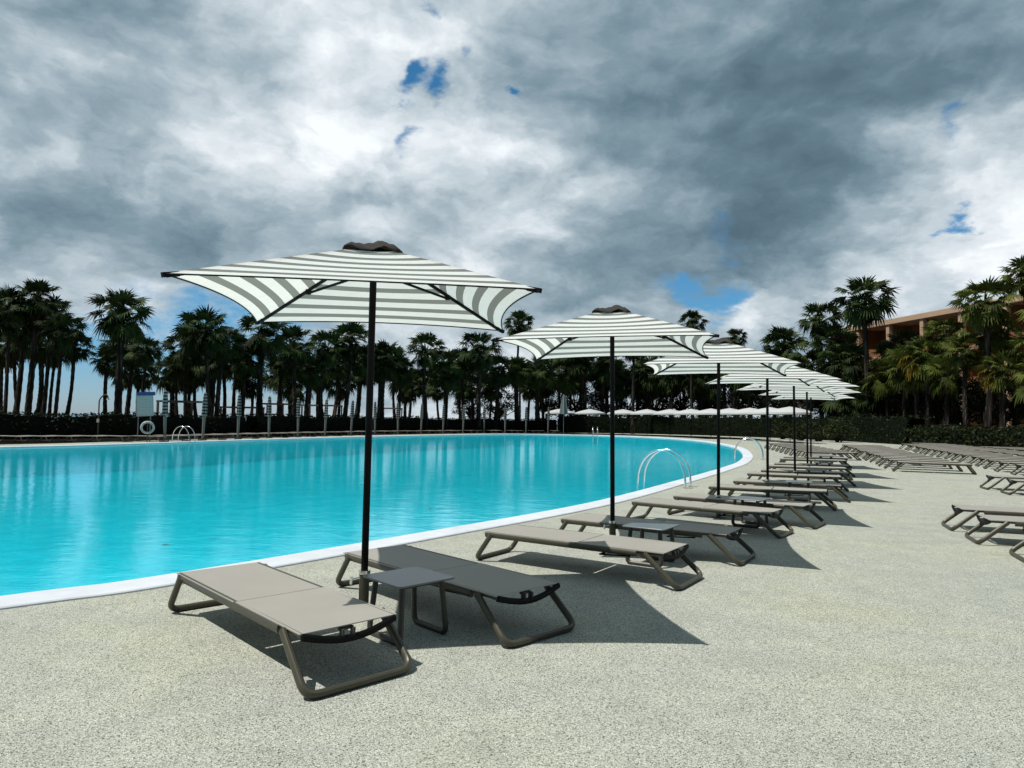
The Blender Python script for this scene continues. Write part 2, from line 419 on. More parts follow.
main = [(-1.578, 4.802, -47), (-.533, 5.68, -46.8), (.736, 7.153, -33.7), (1.619, 8.235, -32.5), (2.776, 10.067, -37), (3.587, 10.907, -37),
        (4.69, 12.85, -25), (5.55, 14.15, -24), (6.55, 16.3, -22), (7.3, 17.5, -22), (8.1, 19.3, -20), (8.75, 20.5, -20), (9.95, 23.2, -18), (10.55, 24.4, -18)]
G1 = 'sun loungers in pairs under the striped poolside parasols'
poles = [(-1.092, 5.331, 6.6, -.38, .45), (1.179, 8.11, -13.1, .5, -.4), (3.283, 11.127, -15.4, -.14, -.57), (5.22, 14.3, -8, 0, .3), (6.85, 16.95, -4, .4, 0), (8.46, 20.05, -7, 0, -.4), (10.2, 23.9, -10, -.3, 0)]
for i, (x, y, a) in enumerate(main):
    if i == 0: lb = 'taupe sling sun lounger closest to the camera, in full sun'
    elif i == 1: lb = 'shaded taupe sun lounger behind the grey side table under the closest parasol'
    elif i == 2: lb = 'mostly sunlit taupe lounger in front of the second parasol pole'
    elif i == 3: lb = 'shaded taupe lounger just behind the second parasol pole'
    else: lb = ('nearer' if i % 2 == 0 else 'farther') + ' of the two taupe loungers under the ' + ORD[i//2] + ' parasol from the camera'
    lounger(x, y, a, lb, G1)
# same row goes on without open parasols
G2 = 'sun loungers past the last open parasol round the pool end'
for k in range(9):
    t = k/8
    lounger(13.3 + 2.6*t, 29.3 + 11.5*t, -14, 'taupe lounger beyond the parasols at the pool end, ' + ORD[k] + ' from the camera', G2)
# right hand rows: head ends point towards the pool
G3 = 'sun loungers in the rows across the open terrace'
for k, (x, y) in enumerate([(7.42, 9.9), (7.06, 8.80), (6.79, 7.58)]):
    lounger(x, y, 159, ['farthest', 'middle', 'nearest'][k] + ' of the three taupe loungers at the right photo edge nearest the camera', G3)
for k, (x, y) in enumerate([(12.3, 16.35), (12.0, 15.2), (11.75, 14.1)]):
    lounger(x, y, 160, ['farther of the two taupe loungers just behind the trio at the right edge', 'nearer of the two taupe loungers just behind the trio at the right edge',
                        'taupe lounger mostly cut off at the right edge behind the closest trio'][k], G3)
def row(n, a, b, deg, what):
    for k in range(n):
        t = k/(n-1)
        lounger(a[0] + (b[0]-a[0])*t + rnd.uniform(-.09, .09), a[1] + (b[1]-a[1])*t + rnd.uniform(-.05, .05), deg + 6*t + rnd.uniform(-2.2, 2.2), 'taupe sun lounger in the ' + what + ', ' + ORD[k] + ' from the camera', G3)
row(15, (13.35, 22.2), (19.85, 39.8), 154, 'terrace row closest to the pool')
row(18, (16.0, 20.0), (25.0, 42.8), 152, 'middle terrace row')
row(15, (20.6, 24.2), (27.2, 45.5), 152, 'terrace row one before the hedge')
row(8, (24.6, 27.5), (27.6, 39.5), 150, 'last terrace row beside the hedge')

# ------------------------------------------------------------------ side tables
def make_table():
    root = empty('side_table')
    t = MB(); 
    c = []
    for (sx, sy) in ((1, 1), (-1, 1), (-1, -1), (1, -1)):
        for k in range(5):
            q = math.atan2(sy, sx) - PI/4 + PI/2*k/4
            c.append((sx*.205 + .03*math.cos(q), sy*.205 + .03*math.sin(q)))
    n = len(c)
    t.add([(x, y, .388) for x, y in c] + [(x, y, .400) for x, y in c], [tuple(range(n))[::-1], tuple(range(n, 2*n))] + [(i, (i+1) % n, n+(i+1) % n, n+i) for i in range(n)])
    t.build('table_top', 'table_lacquer', root, bevel=.003)
    for s in (-1, 1):
        l = MB(); l.tube(round_path([(-.16, s*.16, .387), (-.19, s*.19, .017), (.19, s*.19, .017), (.16, s*.16, .387)], .06, 5), .018, 10, flat=1.3)
        l.build('leg', 'dark_taupe', root)
    b = MB()
    b.tube([(-.165, -.17, .372), (-.165, .17, .372)], .011, 8); b.tube([(.165, -.17, .372), (.165, .17, .372)], .011, 8)
    b.build('crossbar', 'frame_metal', root)
    return root
tab0 = make_table()
for k in range(7):
    a, b = main[2*k], main[2*k+1]; u = Vector((math.cos(R(a[2])), math.sin(R(a[2])), 0))
    p = Vector(((a[0]+b[0])/2, (a[1]+b[1])/2, 0)) + u*(.47 if k == 0 else .38)
    if k == 0: p = Vector((-.70, 4.93, 0))
    o = tab0 if k == 0 else copy_tree(tab0)
    o.location = p; o.rotation_euler = (0, 0, R((a[2]+b[2])/2))
    tag(o, 'low grey square side table beside the closest parasol pole' if k == 0 else 'low square side table between the loungers under the ' + ORD[k] + ' parasol', 'side table', 'side tables between the paired loungers')

# ------------------------------------------------------------------ striped parasols
HEM, APEX, HALF = 2.33, 2.845, 1.118
def make_parasol():
    root = empty('striped_parasol')
    p = MB(); p.tube([(0, 0, .30), (0, 0, 2.74)], .0265, 14); p.build('pole', 'dark_metal', root)
    s = MB(); s.tube([(0, 0, 0), (0, 0, .012), (0, 0, .013), (0, 0, .33)], [.11, .11, .038, .038], 16); sl = s.build('ground_sleeve', 'frame_metal', root)
    c = MB(); c.tube([(0, 0, .325), (0, 0, .352)], .044, 16)
    c.tube([(.036, 0, .338), (.036+.0, 0, .339)], .005, 6); c.build('collar', 'chrome', sl)
    k = MB(); k.tube([(-.03, -.02, .30), (-.09, -.035, .29)], .007, 8); k.tube([(-.09, -.035, .31), (-.092, -.036, .255)], .011, 8); k.build('knob', 'chrome', sl)
    cv = MB(); ns, nt_ = 16, 26
    T1 = 1 - .17/HALF
    for q in range(4):
        rot = Matrix.Rotation(q*PI/2, 3, 'Z')
        o = len(cv.v)
        for j in range(nt_+1):
            t = T1*j/nt_
            for i in range(ns+1):
                sx = -1 + 2*i/ns
                bow = .085*(1 - sx*sx)*(1-t)**1.3
                d = HALF*(1-t)*(1-bow) 
                x = sx*HALF*(1-t); y = -d
                z = HEM + (APEX-.03-HEM)*t - .022*math.sin(PI*min(1, t))*(1-sx*sx) + .02*bow/.085*0 + .018*math.sin(PI*t)*0
                z += (HALF*(1-t)-d)*.42*.6
                cv.v.append(tuple(rot @ Vector((x, y, z)))); cv.a.append(j/nt_*T1)
        for j in range(nt_):
            for i in range(ns):
                a = o + j*(ns+1) + i
                cv.f.append((a, a+1, a+ns+2, a+ns+1))
    can = cv.build('canopy', 'striped_cloth', root, attr='hem')
    # dark binding tape all round the hem
    tp = MB(); pts = []
    for q in range(4):
        rot = Matrix.Rotation(q*PI/2, 3, 'Z')
        for i in range(ns):
            sx = -1 + 2*i/ns; bow = .085*(1-sx*sx); d = HALF*(1-bow)
            pts.append(rot @ Vector((sx*HALF, -d, HEM - .004 + (HALF-d)*.252)))
    pts.append(pts[0]); pts.append(pts[1])
    tp.tube(pts, .0055, 6, cap=False); tp.build('hem_tape', 'dark_metal', can)
    # crumpled vent flap
    vf = MB(); n = 14; r2 = random.Random(3)
    zz = {}
    for i in range(n+1):
        for j in range(n+1):
            x = -1 + 2*i/n; y = -1 + 2*j/n
            e = max(abs(x), abs(y))
            z = .018*(1-e**1.6) + .020*math.sin(5.1*x+1.3*y+.6)*(1-.5*e) + .016*math.sin(9*y-5*x) + r2.uniform(-.006, .006) + .012
            zz[i, j] = (x*.215*(1-.06*math.sin(4*y)), y*.215*(1-.06*math.sin(5*x)), APEX - .075 + max(z, .0) - .05*e**3 + .012)
    for i in range(n+1):
        for j in range(n+1): vf.v.append(zz[i, j]); vf.a.append(0)
    for i in range(n):
        for j in range(n):
            a = i*(n+1)+j; vf.f.append((a, a+n+1, a+n+2, a+1))
    vo = vf.build('vent_flap', 'brown_cloth', root)
    so = vo.modifiers.new('Solidify', 'SOLIDIFY'); so.thickness = .006
    hub = MB(); hub.tube([(0, 0, 2.66), (0, 0, 2.78)], [.045, .035], 12); hub.build('hub', 'dark_metal', root)
    run = MB(); run.tube([(0, 0, 2.575), (0, 0, 2.645)], .036, 12); run.build('runner', 'dark_metal', root)
    for q in range(4):
        a = PI/4 + q*PI/2; d = Vector((math.cos(a), math.sin(a), 0)); D = HALF*math.sqrt(2)
        rb = MB()
        rb.bar(d*.04 + Vector((0, 0, APEX-.06)), d*(D-.02) + Vector((0, 0, HEM-.012)), .016, .024)
        rb.bar(d*(D-.09) + Vector((0, 0, HEM+.010)), d*(D+.008) + Vector((0, 0, HEM-.012)), .026, .030)
        r_ = rb.build('rib', 'dark_metal', root, smooth=False)
        st = MB(); j = d*(D*.52) + Vector((0, 0, HEM + (APEX-HEM)*.48 - .055))
        st.bar(d*.03 + Vector((0, 0, 2.61)), j, .013, .018); st.box(tuple(j + Vector((0, 0, .01))), (.02, .02, .02))
        st.build('strut', 'dark_metal', r_, smooth=False)
    return root
par0 = make_parasol()
for i, (x, y, a, tx, ty) in enumerate(poles):
    o = par0 if i == 0 else copy_tree(par0)
    o.location = (x, y, 0); 
    o.rotation_euler = (R(ty), -R(tx), R(a))
    if i == 0: lb = 'biggest and closest grey and white striped parasol, open over two loungers'
    elif i == 1: lb = 'open striped parasol standing second from the camera, whole canopy against the palms'
    else: lb = 'open grey and white striped parasol, ' + ORD[i] + ' from the camera along the pool'
    tag(o, lb, 'parasol', 'open striped parasols along the near pool side')

# closed striped parasols on the far side
m2 = MB()
def make_closed():
    root = empty('closed_parasol')
    p = MB(); p.tube([(0, 0, 0), (0, 0, 2.85)], .024, 8); p.build('pole', 'galvanised', root)
    c = MB(); n = 12; prof = [(2.84, .04), (2.75, .08), (2.5, .10), (2.1, .12), (1.7, .125), (1.45, .14)]
    for z, r in prof:
        for k in range(n):
            q = 2*PI*k/n; rr = r*(1 + (.22 if k % 2 else -.18)); c.v.append((math.cos(q)*rr, math.sin(q)*rr, z)); c.a.append((2.85-z)/1.5)
    for j in range(len(prof)-1):
        for k in range(n): c.f.append((j*n+k, (j+1)*n+k, (j+1)*n+(k+1) % n, j*n+(k+1) % n))
    c.f.append(tuple(range(n)))
    c.build('folded_canopy', 'closed_stripe', root, attr='hem')
    t = MB(); t.tube([(0, 0, 1.45), (0, 0, 1.35), (0, 0, .1)], [.095, .09, .07], 10); t.build('cover', 'closed_grey', root)
    b = MB(); b.tube([(0, 0, 0), (0, 0, .05)], .2, 14); b.build('base', 'galvanised', root)
    return root
stripe_mat('closed_stripe', (.30, .32, .315), (.03, .035, .035), 8)
simple('closed_grey', (.11, .12, .115), .8)
cl0 = make_closed()
closed = [(165, 39), (203, 42), (238, 45), (269, 48), (298, 51), (325, 54), (351, 57), (375, 60), (398, 62.5), (421, 65), (443, 67.5), (463, 70), (484, 72), (505, 73.5), (526, 74.5), (548, 75.5)]
G4 = 'loungers lined up along the far pool side'
ci = 0
for i, (px, y) in enumerate(closed):
    p = at(px, 430, y); o = cl0 if i == 0 else copy_tree(cl0)
    o.location = (p.x, p.y, 0); o.rotation_euler = (R(rnd.uniform(-1.5, 1.5)), R(rnd.uniform(-1.5, 1.5)), rnd.uniform(0, 1))
    tag(o, 'closed striped parasol across the pool, ' + ordn(i) + ' from the left photo edge', 'parasol', 'closed striped parasols along the far pool side')
    q = at(*( (closed[i+1][0], 430, closed[i+1][1]) if i < 15 else (572, 430, 76)))
    tdir = Vector((q.x-p.x, q.y-p.y, 0)).normalized(); ang = math.degrees(math.atan2(-tdir.x, tdir.y)) + 180   # heads away from water
    for s in (-1, 1):
        c = p + tdir*(s*.85) + Vector((-tdir.y, tdir.x, 0))*.35
        lounger(c.x, c.y, ang, 'low taupe lounger just ' + ('left' if s < 0 else 'right') + ' of the ' + ordn(i) + ' closed parasol across the pool', G4)
for k in range(5):
    c = at(12 + 25*k, 440, 35.2 + .65*k)
    lounger(c.x, c.y, 165, 'low taupe lounger left of the shower across the pool, ' + ORD[k] + ' from the left edge', G4)

# open white parasols behind the pool end
def make_white():
    root = empty('white_parasol')
    p = MB(); p.tube([(0, 0, 0), (0, 0, 2.75)], .025, 8); p.build('pole', 'dark_metal', root)
    b = MB(); b.tube([(0, 0, 0), (0, 0, .06)], .25, 14); b.build('base', 'galvanised', root)
    c = MB(); n = 16; prof = [(.04, 2.82), (.5, 2.71), (1.0, 2.56), (1.45, 2.36), (1.46, 2.22)]
    for r, z in prof:
        for k in range(n):
            q = 2*PI*k/n; rr = r*(1 if k % 2 == 0 else .965); c.v.append((math.cos(q)*rr, math.sin(q)*rr, z)); c.a.append(0)
    for j in range(len(prof)-1):
        for k in range(n): c.f.append((j*n+k, (j+1)*n+k, (j+1)*n+(k+1) % n, j*n+(k+1) % n))
    c.f.append(tuple(range(n)))
    c.build('canopy', 'parasol_white', root)
    return root
wh0 = make_white()
whites = [(560, 79), (590, 78), (623, 76), (647, 73.5), (670, 71), (691, 68), (711, 65), (730, 62), (750, 59), (770, 56), (790, 53)]
for i, (px, y) in enumerate(whites):
    p = at(px, 430, y); o = wh0 if i == 0 else copy_tree(wh0); o.scale = (1.22, 1.22, .97); o.location = (p.x, p.y, 0); o.rotation_euler = (0, 0, rnd.uniform(0, 1))
    tag(o, 'open white parasol in the row behind the far pool end, ' + ORD[i] + ' from the left', 'parasol', 'open white parasols behind the pool end')
# one tall closed white market parasol
root = empty('market_parasol', tuple(at(563.5, 430, 72)*Vector((1, 1, 0)) if False else (at(563.5, 430, 72).x, 72, 0)))
p = MB(); p.tube([(0, 0, 0), (0, 0, 4.1)], .035, 8); p.build('pole', 'galvanised', root)
c = MB(); n = 12; prof = [(4.1, .05), (3.9, .14), (3.0, .3), (2.1, .42)]
for z, r in prof:
    for k in range(n):
        q = 2*PI*k/n; rr = r*(1 + (.2 if k % 2 else -.25)); c.v.append((math.cos(q)*rr, math.sin(q)*rr, z)); c.a.append(0)
for j in range(3):
    for k in range(n): c.f.append((j*n+k, (j+1)*n+k, (j+1)*n+(k+1) % n, j*n+(k+1) % n))
c.f.append(tuple(range(n)))
c.build('folded_canopy', 'closed_grey', root)
tag(root, 'tall folded pale grey market parasol behind the far pool edge', 'parasol')

# ------------------------------------------------------------------ pool ladders (local: deck at -x, water at +x)
def make_ladder():
    root = empty('pool_ladder')
    for s in (-1, 1):
        r = MB(); pts = [(-.55, s*.23, .0)]
        for k in range(17):
            q = PI - PI*k/16
            pts.append((.55*math.cos(q), s*.23, .14 + .70*math.sin(q)))
        pts += [(.56, s*.23, -.1), (.56, s*.23, -.95)]
        r.tube(pts, .0235, 12); ro = r.build('handrail', 'chrome', root)
        f = MB(); f.tube([(-.55, s*.23, 0), (-.55, s*.23, .02)], .05, 14); f.build('flange', 'chrome', ro)
    for k in range(3):
        t = MB(); t.box((.56, 0, -.2 - .27*k), (.04, .21, .012)); t.build('step', 'chrome', root, smooth=False, bevel=.004)
    return root
la0 = make_ladder()
lads = [((3.53, 16.2), (-.877, .48), 'large curved steel pool ladder beside the second parasol pole'),
        ((9.72, 28.75), (-.93, .36), 'curved steel pool ladder at the right end of the pool'),
        ((-18.15, 38.9), (.95, -.25), 'curved pool ladder across the water below the second closed parasol'),
        ((8.4, 70.35), (-.2, -1), 'small pool ladder on the farthest pool edge')]
for i, ((x, y), d, lb) in enumerate(lads):
    o = la0 if i == 0 else copy_tree(la0); o.location = (x, y, 0.012 if i else 0.0); o.rotation_euler = (0, 0, math.atan2(d[1], d[0])); tag(o, lb, 'pool ladder', 'curved steel pool ladders')

# ------------------------------------------------------------------ sign with lifebuoy, shower, pergolas
p = at(145, 404, 38.6)
root = empty('rules_board', (p.x, p.y, 0), R(28))
b = MB(); b.tube([(-.3, .04, 0), (-.3, .04, 2.6)], .03, 8); b.tube([(.3, .04, 0), (.3, .04, 2.6)], .03, 8); b.build('post', 'galvanised', root)
b = MB(); b.box((0, 0, 2.0), (.42, .018, .62), Matrix.Rotation(R(-3), 3, 'Y')); bo = b.build('board', 'white_plastic', root, smooth=False, bevel=.006)
b = MB(); b.box((.035, -.005, 2.62), (.45, .024, .10), Matrix.Rotation(R(-3), 3, 'Y')); b.build('header', 'blue_paint', root, smooth=False)
m, nt, out = new_mat('printed_lines')
br = N(nt, 'ShaderNodeTexBrick', offset=0.35); mpb = N(nt, 'ShaderNodeMapping'); mpb.inputs['Rotation'].default_value = (PI/2, 0, 0)
nt.links.new(coords(nt), mpb.inputs['Vector']); nt.links.new(mpb.outputs[0], br.inputs['Vector'])
br.inputs['Scale'].default_value = 1; br.inputs['Brick Width'].default_value = .17; br.inputs['Row Height'].default_value = .09; br.inputs['Mortar Size'].default_value = .034
br.inputs['Color1'].default_value = (.16, .2, .22, 1); br.inputs['Color2'].default_value = (.30, .33, .35, 1); br.inputs['Mortar'].default_value = (.42, .44, .44, 1)
princ(nt, out, br.outputs['Color'], .5); M['printed_lines'] = m
b = MB(); b.box((0, -.021, 1.96), (.37, .002, .50), Matrix.Rotation(R(-3), 3, 'Y'))
b.build('print', 'printed_lines', bo, smooth=False)
tag(root, 'white pool rules board with a blue header in front of the far hedge', 'sign')
p = at(147.5, 427.5, 37.6)
root = empty('lifebuoy', (p.x, p.y, p.z), R(25))
t = MB(); nb, ns_ = 28, 10
for i in range(nb):
    for k in range(ns_):
        q = 2*PI*i/nb; s = 2*PI*k/ns_; rr = .29 + .062*math.cos(s)
        t.v.append((rr*math.cos(q), .062*math.sin(s), rr*math.sin(q))); t.a.append(0)
for i in range(nb):
    for k in range(ns_):
        i2, k2 = (i+1) % nb, (k+1) % ns_; t.f.append((i*ns_+k, i*ns_+k2, i2*ns_+k2, i2*ns_+k))
t.build('ring', 'white_plastic', root)
for q in range(4):
    s = MB(); a = PI/4 + q*PI/2
    s.tube([(.29*math.cos(a+d), 0, .29*math.sin(a+d)) for d in (-.12, 0, .12)], .068, 10); s.build('band', 'grey_print', root)
b = MB(); b.bar((0, .09, -p.z), (0, .09, .3), .07, .05); b.build('post', 'timber', root, smooth=False)
tag(root, 'white lifebuoy ring hung on a post below the rules board', 'lifebuoy')
p = at(98, 430, 38.5)
root = empty('garden_shower', (p.x, p.y, 0), 0)
b = MB(); pts = [(0, 0, 0), (0, 0, 2.15)] + [(.28 - .28*math.cos(PI/2*k/6)+.1*k/6, 0, 2.15 + .38*math.sin(PI/2*k/6)) for k in range(1, 7)] + [(.46, 0, 2.45), (.47, 0, 2.33)]
b.tube(pts, .035, 8); b.build('pipe', 'dark_taupe', root)
b = MB(); b.tube([(.47, 0, 2.34), (.47, 0, 2.27)], [.04, .1], 12); b.build('shower_head', 'dark_taupe', root)
b = MB(); b.box((0, -.04, 1.1), (.06, .03, .1)); b.build('tap', 'chrome', root, smooth=False)
tag(root, 'slim outdoor shower with a curved pipe left of the rules board', 'shower')
def pergola(px0, px1, top, y, lb):
    a, b_ = at(px0, top, y), at(px1, top, y); w = b_.x - a.x; z = a.z
    root = empty('pergola', (a.x, y, 0))
    for (x, yy) in ((0, 0), (w, 0), (0, 2.6), (w, 2.6)):
        m_ = MB(); m_.bar((x, yy, 0), (x, yy, z-.06), .13, .13); m_.build('post', 'timber', root, smooth=False)
    for (p0, p1) in (((-.1, 0, z), (w+.1, 0, z)), ((-.1, 2.6, z), (w+.1, 2.6, z)), ((0, .07, z), (0, 2.53, z)), ((w, .07, z), (w, 2.53, z))):
        m_ = MB(); m_.bar(p0, p1, .12, .12); m_.build('beam', 'timber', root, smooth=False)
    tag(root, lb, 'pergola', 'timber pergola frames beyond the far hedge')
pergola(158, 192, 401, 50, 'timber frame pergola beyond the hedge right of the rules board')
pergola(221, 252, 407, 56, 'timber frame pergola beyond the hedge at the third closed parasol')
pergola(257, 283, 403.5, 61, 'timber frame pergola beyond the hedge at the fourth closed parasol')
pergola(302, 335, 405, 66, 'timber frame pergola beyond the hedge at the sixth closed parasol')
pergola(375, 398, 408, 74, 'timber frame pergola beyond the hedge at the ninth closed parasol')

# floating leaves
for i, (px, py) in enumerate([(165, 545), (224, 496), (430, 509)]):
    d = sight(px, py); t = (-.035-EYE)/d.z
    m_ = MB(); m_.add([(-.05, 0, 0), (0, .02, .006), (.06, 0, .003), (0, -.022, .008), (0, 0, .0)], [(0, 4, 1), (1, 4, 2), (2, 4, 3), (3, 4, 0)])
    o = m_.build('fallen_leaf', 'leaf_brown'); o.location = (d.x*t, d.y*t, -.031); o.rotation_euler = (0, 0, 1.1*i)
    o.scale = (1.1, 1.1, 1)
    tag(o, ['dark leaf floating on the water above the closest lounger', 'tiny dark leaf afloat farther out from the closest lounger', 'dark leaf afloat right of the closest parasol pole'][i], 'leaf', 'leaves floating on the pool')

# ------------------------------------------------------------------ vegetation
def fan_leaf(mb, base, yaw, elev, pet, rad, r, droop, twist=0.0):
    """one fan frond: petiole then a pleated fan of strips with drooping tips"""
    dx, dy = math.cos(yaw), math.sin(yaw)
    pts = []; p = Vector(base); e = elev
    for k in range(4):
        pts.append(p.copy()); p = p + Vector((dx*math.cos(e), dy*math.cos(e), math.sin(e)))*(pet/3); e -= .06 + droop*.12
    tip = pts[-1]
    tone = r.random()
    mb.tube(pts, [.024, .02, .016, .013], 3, cap=False, a=tone*.6)
    fwd = Vector((dx*math.cos(e), dy*math.cos(e), math.sin(e))); side = Vector((-dy, dx, 0)); up = fwd.cross(side)
    if up.dot(Vector((-dx*math.sin(e), -dy*math.sin(e), math.cos(e)))) < 0: up = -up
    side = (side*math.cos(twist) + up*math.sin(twist)).normalized(); up = up*math.cos(twist) - side*math.sin(twist)
    n = r.randint(17, 20); span = r.uniform(1.65, 2.0)
    for k in range(n):
        q = (-1 + 2*k/(n-1))*span + r.uniform(-.05, .05)
        d = (fwd*math.cos(q) + side*math.sin(q)).normalized()
        ln = rad*(1 - .30*(abs(q)/span)**1.5)*r.uniform(.88, 1.1)
        w = ln*.056
        sd = d.cross(up).normalized()
        m0 = tip + d*(ln*.05)
        m1 = tip + d*(ln*.55) + up*(ln*.07)
        dr = (.16 + droop*.65)*r.uniform(.4, 1.7)
        m2 = tip + d*(ln*(.98 - .22*dr)) + up*(ln*.03) + Vector((0, 0, -1))*(ln*dr*.42)
        tn = min(1, max(0, tone + r.uniform(-.15, .15)))
        mb.add([m0 + sd*w*.3, m0 - sd*w*.3, m1 + sd*w, m1 - sd*w, m2 + sd*w*.1, m2 - sd*w*.1], [(0, 1, 3, 2), (2, 3, 5, 4)], tn)
def make_crown(seed, nl, rad=1.0, full=1.0):
    r = random.Random(seed); mb = MB()
    for k in range(nl):
        f = (k+.5)/nl
        el = R(88 - 125*f*full) + r.uniform(-.22, .22)
        yaw = k*2.39996 + r.uniform(-.45, .45)
        pt = (.62 + .42*math.sin(PI*min(1, f*1.15)))*rad*r.uniform(.8, 1.15)
        fan_leaf(mb, (.10*math.cos(yaw), .10*math.sin(yaw), .18 - .42*f), yaw, el, pt, .98*rad*r.uniform(.85, 1.12), r, .12 + .75*f, r.uniform(-.7, .7))
    for k in range(12):                                   # short young fronds filling the heart
        fan_leaf(mb, (0, 0, .0), r.uniform(0, 6.28), R(r.uniform(-25, 75)), .28*rad, .75*rad, r, .35, r.uniform(-1, 1))
    return mb
def make_skirt(seed, n=26, ln=1.0):
    r = random.Random(seed); mb = MB()
    for k in range(n):
        yaw = k*2.39996 + r.uniform(-.3, .3)
        fan_leaf(mb, (.12*math.cos(yaw), .12*math.sin(yaw), -.25 - .3*r.random()), yaw, R(r.uniform(-50, -30)), .55*ln*r.uniform(.8, 1.2), .75*ln, r, 1.4)
    return mb
def make_trunk(seed):
    r = random.Random(seed); mb = MB(); n = 26; pts = []; rs = []
    bx, by = r.uniform(-.35, .35), r.uniform(-.35, .35)
    for k in range(n):
        t = k/(n-1)
        pts.append((bx*math.sin(PI*t), by*math.sin(PI*t), t)); 
        rad = .23 - .07*t + .09*max(0, 1-t*9)
        if t > .93: rad += .03
        rs.append(rad*(1 + (.09 if k % 2 else -.04)))
    mb.tube(pts, rs, 12); return mb
protos = []
bank = []
for s in range(6):
    cr = make_crown(10+s, 34 + 2*(s % 3), 1.0 + .05*(s % 3)); sk = make_skirt(50+s, 12 + 4*(s % 3), .75)
    bank.append((cr, sk, make_trunk(70+s)))
def crown_objs(k, mat, skirt=True):
    cr, sk, tr = bank[k]
    return (cr, sk, tr, mat)
def make_palm(k, mat, yellow=False):
    cr, sk, tr = bank[k]
    root = empty('fan_palm')
    tr.build('trunk', 'palm_bark', root)
    cr.build('crown', mat, root, smooth=False, attr='tone')
    if yellow:
        sk = MB(); r = random.Random(k)
        for q in range(7): fan_leaf(sk, (0, 0, -.1), r.uniform(2.2, 5.2), R(r.uniform(-30, 20)), 1.05, 1.05, r, .8, r.uniform(-.5, .5))
    sk.build('dead_fronds' if not yellow else 'yellow_fronds', 'yellow_frond' if yellow else 'dead_frond', root, smooth=False, attr='tone')
    return root
P_dark = [make_palm(k, 'palm_leaf') for k in range(6)]
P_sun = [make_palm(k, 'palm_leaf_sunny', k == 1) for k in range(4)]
pused = set()
def palm(proto, px, cy, y, r_px, label, group, lean=0, rz=None, skirt=True, basepx=None):
    """crown centre seen at (px, cy), y metres away, crown radius r_px"""
    c = at(px, cy, y); sc = r_px*y/F_PX/1.78
    o = proto if proto.name not in pused else copy_tree(proto)
    pused.add(proto.name)
    bx = at(basepx, cy, y).x if basepx is not None else c.x
    o.location = (bx, y, 0); h = c.z
    ang = math.atan2(c.x - bx, h)
    o.rotation_euler = (0, ang, 0)
    H = h/math.cos(ang); tw = sc*rnd.uniform(.55, .98)
    rz = rnd.uniform(0, 6.28) if rz is None else rz
    for ch in o.children:
        if ch.name.startswith('trunk'):
            ch.scale = (tw, tw, H); ch.rotation_euler = (0, 0, rz)
        else:
            ch.location = (0, 0, H); ch.scale = (sc, sc, sc*(1.0)); ch.rotation_euler = (0, 0, rz)
    tag(o, label, 'palm tree', group)
    return o
GL = 'fan palms beyond the far side of the pool'
GR = 'fan palms in front of the terracotta building'
leftp = [  # px, crown y, depth, radius px, base px
 (9, 308, 45, 25, 10), (-8, 320, 43, 26, -6), (24, 330, 47, 22, 18), (38, 302, 46, 26, 32), (50, 318, 48, 24, 47), (63, 333, 45, 22, 58), (74, 348, 47, 18, 67), (14, 345, 50, 20, 24),
 (122, 318, 46, 30, 122), (146, 352, 49, 18, 140), (107, 362, 50, 17, 109), (133, 350, 52, 20, 128), (125, 375, 54, 18, 119),
 (206, 333, 50, 28, 212), (188, 348, 52, 23, 190), (224, 345, 53, 22, 219), (176, 368, 55, 15, 181), (246, 362, 56, 19, 243), (196, 372, 58, 18, 200),
 (264, 336, 56, 28, 263), (238, 350, 60, 18, 236), (294, 347, 60, 25, 297), (284, 362, 63, 20, 281), (310, 372, 62, 18, 306), (326, 350, 63, 22, 324), (351, 343, 65, 24, 345), (338, 366, 67, 18, 333),
 (365, 362, 68, 20, 372), (385, 362, 69, 24, 383), (402, 372, 71, 17, 399), (426, 352, 71, 22, 428), (412, 386, 75, 13, 409), (446, 377, 73, 18, 448), (437, 390, 78, 14, 441),
 (461, 366, 76, 19, 463), (480, 352, 75, 22, 480), (470, 388, 80, 15, 472), (498, 372, 78, 20, 495), (519, 326, 84, 16, 519), (516, 372, 80, 19, 518), (541, 372, 82, 20, 539), (530, 388, 86, 15, 528),
 (562, 377, 84, 20, 560), (582, 362, 84, 25, 585), (605, 368, 85, 20, 603), (634, 346, 80, 19, 633), (650, 374, 86, 22, 652), (622, 384, 88, 18, 620), (676, 372, 84, 22, 672), (692, 324, 80, 15, 693),
 (700, 376, 82, 22, 702), (735, 340, 78, 14, 735), (722, 366, 80, 22, 724), (748, 372, 76, 24, 750), (560, 350, 90, 16, 561)]
lr = random.Random(5)
for k in range(34):
    px = 170 + 17.2*k + lr.uniform(-6, 6)
    y = 58 + 30*min(1, k/17) + lr.uniform(-2, 4)
    leftp.append((px, lr.uniform(368, 388) if k > 4 else lr.uniform(360, 380), y, lr.uniform(16, 22), px + lr.uniform(-3, 3)))
leftp += [(2, 352, 52, 22, 4), (40, 345, 52, 24, 40), (56, 352, 54, 20, 52), (140, 375, 56, 18, 142), (118, 345, 52, 22, 121), (212, 362, 56, 22, 210), (186, 380, 60, 16, 186)]
order = sorted(range(len(leftp)), key=lambda i: leftp[i][0]); rank = {i: k for k, i in enumerate(order)}
for i, (px, cy, y, r_, bp) in enumerate(leftp):
    z = at(px, cy, y).z
    size = 'tall' if z > 8.3 else ('medium' if z > 6 else 'short')
    palm(P_dark[i % 6], px, cy, y, r_, size + ' dark fan palm across the pool, ' + ordn(rank[i]) + ' crown from the left photo edge', GL, basepx=bp)
